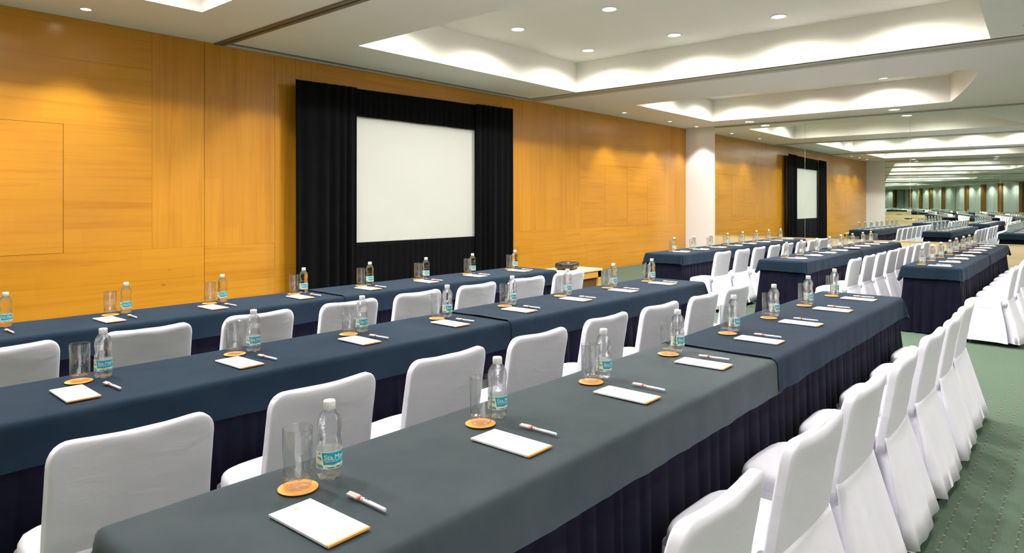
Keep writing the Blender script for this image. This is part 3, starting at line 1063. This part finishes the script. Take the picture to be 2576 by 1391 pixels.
# tumbler
gp = [(0.0, 0.0015), (0.030, 0.0015), (0.0335, 0.004), (0.0345, 0.012), (0.0355, 0.06), (0.0362, 0.146), (0.0358, 0.1475), (0.0347, 0.146), (0.0338, 0.06), (0.0328, 0.032), (0.030, 0.0265), (0.022, 0.0245), (0.0, 0.0240)]
rings = []
for k, (r, z) in enumerate(gp):
    rings.append([(max(r, 0.0003) * math.cos(2 * PI * j / 40), max(r, 0.0003) * math.sin(2 * PI * j / 40), z + (0.0016 * math.cos(j * PI / 2) if 0.0 < r < 0.031 and z > 0.01 else 0)) for j in range(40)])
glass_me = MB().loops(rings, True, True).mesh('drinking_glass', 'glass')
coaster_me = MB().lathe([(0.0475, 0.0), (0.0485, 0.0004), (0.0485, 0.0014), (0.0475, 0.0018)], 40).mesh('coaster', 'coaster')
# pad: w .108 (x) x .222 (y)
PW, PL = 0.108, 0.222
pad_me = MB().box(0, PW, 0.006, PL, 0, 0.005).mesh('notepad', 'paper')
padedge_me = MB().box(0, PW, 0.0, 0.006, 0, 0.0048).mesh('binding_strip', 'orange')
b = MB()
lx, ly = PW * 0.43, PL - 0.03
for q in ((0, 0.016, 0, 0.0012), (0, 0.016, 0.0148, 0.016), (0, 0.0012, 0, 0.016), (0.0148, 0.016, 0, 0.016), (0.004, 0.012, 0.004, 0.0075), (0.005, 0.008, 0.0085, 0.012)):
    b.box(lx + q[0], lx + q[1], ly + q[2], ly + q[3], 0.00505, 0.0052)
padlogo_me = b.mesh('printed_emblem', 'orange')
b = MB()
for i in range(4):
    b.box(PW * 0.55, PW * (0.93 - 0.05 * (i % 2)), 0.012 + i * 0.005, 0.0126 + i * 0.005, 0.00505, 0.0052)
padtext_me = b.mesh('printed_lines', 'grey_print')
# pen: lies along y, cap at +y
pen_me = MB().tube([(0, 0.0, 0.0052), (0, 0.001, 0.0052), (0, 0.006, 0.0052), (0, 0.092, 0.0052)], [0.003, 0.0043, 0.0048, 0.0050], 12).mesh('highlighter_pen', 'pen_white')
penring_me = MB().tube([(0, 0.090, 0.0053), (0, 0.097, 0.0053)], 0.0052, 12).mesh('ring', 'pen_red')
pencap_me = MB().tube([(0, 0.096, 0.0058), (0, 0.105, 0.006), (0, 0.137, 0.0056), (0, 0.140, 0.005)], [0.0056, 0.0060, 0.0052, 0.0034], 12).mesh('cap', 'pen_pink')
penclip_me = MB().box(-0.0095, -0.0045, 0.101, 0.139, 0.004, 0.0075).mesh('clip', 'pen_pink')
b = MB()
for y in (0.062, 0.066, 0.0715, 0.075):
    b.box(-0.002, 0.0022, y, y + 0.0022, 0.0098, 0.0103)
penprint_me = b.mesh('print', 'black_print')
penband_me = MB().tube([(0, 0.080, 0.0052), (0, 0.0895, 0.0053)], 0.0051, 12).mesh('tinted_band', 'pen_pink')

rnd = random.Random(5)
for (bk, r), (x0, L, xb, xc) in BL.items():
    y0 = ROWS[r]
    for i in range(8):
        where = '%s from mirror end, %s, %s' % (ORD[7 - i], ROWN[r], BLKN[bk])
        bx_, by_ = xb + (0.643 if r == 2 else 0.636) * i + rnd.uniform(-0.008, 0.008), y0 + (0.382, 0.382, 0.390)[r] + rnd.uniform(-0.008, 0.008)
        z = T_TOP + 0.0045
        if i >= 4:
            z += 0.004
        o = link('water_bottle', bottle_me, None, (bx_, by_, z), rnd.uniform(-0.12, 0.12))
        tag(o, 'water bottle with teal label, ' + where, 'bottle', 'water bottles on the tables')
        link('cap', cap_me, o)
        lb = link('label', label_me, o)
        link('lettering', letter_me, lb)
        link('rule', rule_me, lb)
        gx, gy = bx_ - 0.088, by_ - 0.002
        if bk == 1 and r == 1 and i >= 3:
            gx, gy = bx_ + 0.078, by_ - 0.045
        gx += rnd.uniform(-0.004, 0.004)
        gy += rnd.uniform(-0.006, 0.006)
        c = link('coaster', coaster_me, None, (gx, gy, z))
        tag(c, 'round orange coaster under glass, ' + where, 'coaster', 'orange coasters on the tables')
        g = link('drinking_glass', glass_me, None, (gx + rnd.uniform(-0.003, 0.003), gy + rnd.uniform(-0.003, 0.003), z + 0.002), rnd.uniform(0, 1.5))
        tag(g, 'empty clear tumbler on orange coaster, ' + where, 'glass', 'tumblers on the tables')
        px, py = bx_ - 0.214, y0 + 0.077 + rnd.uniform(-0.006, 0.006)
        p = link('notepad', pad_me, None, (px, py, z), rnd.uniform(-0.03, 0.03))
        tag(p, 'white notepad with orange edge, ' + where, 'notepad', 'notepads on the tables')
        link('binding_strip', padedge_me, p)
        link('printed_emblem', padlogo_me, p)
        link('printed_lines', padtext_me, p)
        q = link('highlighter_pen', pen_me, None, (bx_ - 0.030 + rnd.uniform(-0.006, 0.006), y0 + 0.115 + rnd.uniform(-0.01, 0.01), z), rnd.uniform(-0.06, 0.10))
        tag(q, 'white pen with pink cap, ' + where, 'pen', 'pens on the tables')
        link('ring', penring_me, q)
        pc = link('cap', pencap_me, q)
        link('clip', penclip_me, pc)
        link('tinted_band', penband_me, q)
        link('print', penprint_me, q)

# ---------------------------------------------------------------- low bench with projector
BZ = 0.45
bn = empty('low_bench', (8.06, 6.0, 0))
tag(bn, 'low wooden side table carrying the projector by the screen', 'side table')
MB().box(-0.68, 0.68, -0.30, 0.30, BZ - 0.03, BZ).obj('top', 'bench_top', bn)
for y in (-0.285, 0.255):
    b = MB().box(-0.66, 0.66, y, y + 0.03, BZ - 0.13, BZ - 0.03)
    b.obj('apron', 'bench', bn)
MB().box(-0.60, 0.60, -0.25, -0.235, BZ - 0.28, BZ - 0.13).obj('recessed_panel', 'bench_dark', bn)
for x in (-0.66, 0.58):
    for y in (-0.285, 0.205):
        MB().box(x, x + 0.08, y, y + 0.08, 0, BZ - 0.03).obj('leg', 'bench', bn)
    MB().box(x + 0.02, x + 0.05, -0.2, 0.2, BZ - 0.13, BZ - 0.03).obj('apron', 'bench', bn)
pj = empty('projector', (8.28, 6.03, BZ), math.radians(20))
tag(pj, 'small black projector on the low wooden side table', 'projector')
rings = []
for z, s in ((0.022, 0.95), (0.028, 1.0), (0.085, 1.0), (0.098, 0.96), (0.102, 0.90)):
    rings.append(superloop(0.205 * s, 0.145 * s, 0, 0, z, 48, 9.0))
MB().loops(rings, True, True).obj('body', 'projector', pj)
MB().box(-0.05, 0.10, -0.1462, -0.1445, 0.035, 0.07).obj('port_panel', 'lens', pj)
for i in range(5):
    MB().box(-0.04 + i * 0.022, -0.028 + i * 0.022, -0.148, -0.146, 0.045, 0.053).obj('port', 'port', pj)
b = MB()
rr = [[(-0.212, 0.05 + r * math.cos(2 * PI * j / 20), 0.062 + r * math.sin(2 * PI * j / 20)) for j in range(20)] for r in (0.03,)]
rr.append([(-0.190, p[1], p[2]) for p in rr[0]])
b.loops(rr, True, True)
b.obj('lens', 'lens', pj)
for x, y in ((-0.15, -0.1), (0.15, -0.1), (-0.15, 0.1), (0.15, 0.1)):
    MB().lathe([(0.009, 0.0), (0.009, 0.024)], 10, (x, y, 0)).obj('foot', 'projector', pj)
MB().lathe([(0.02, 0.1), (0.02, 0.105), (0.015, 0.107)], 16, (-0.1, -0.04, 0)).obj('focus_dial', 'port', pj)
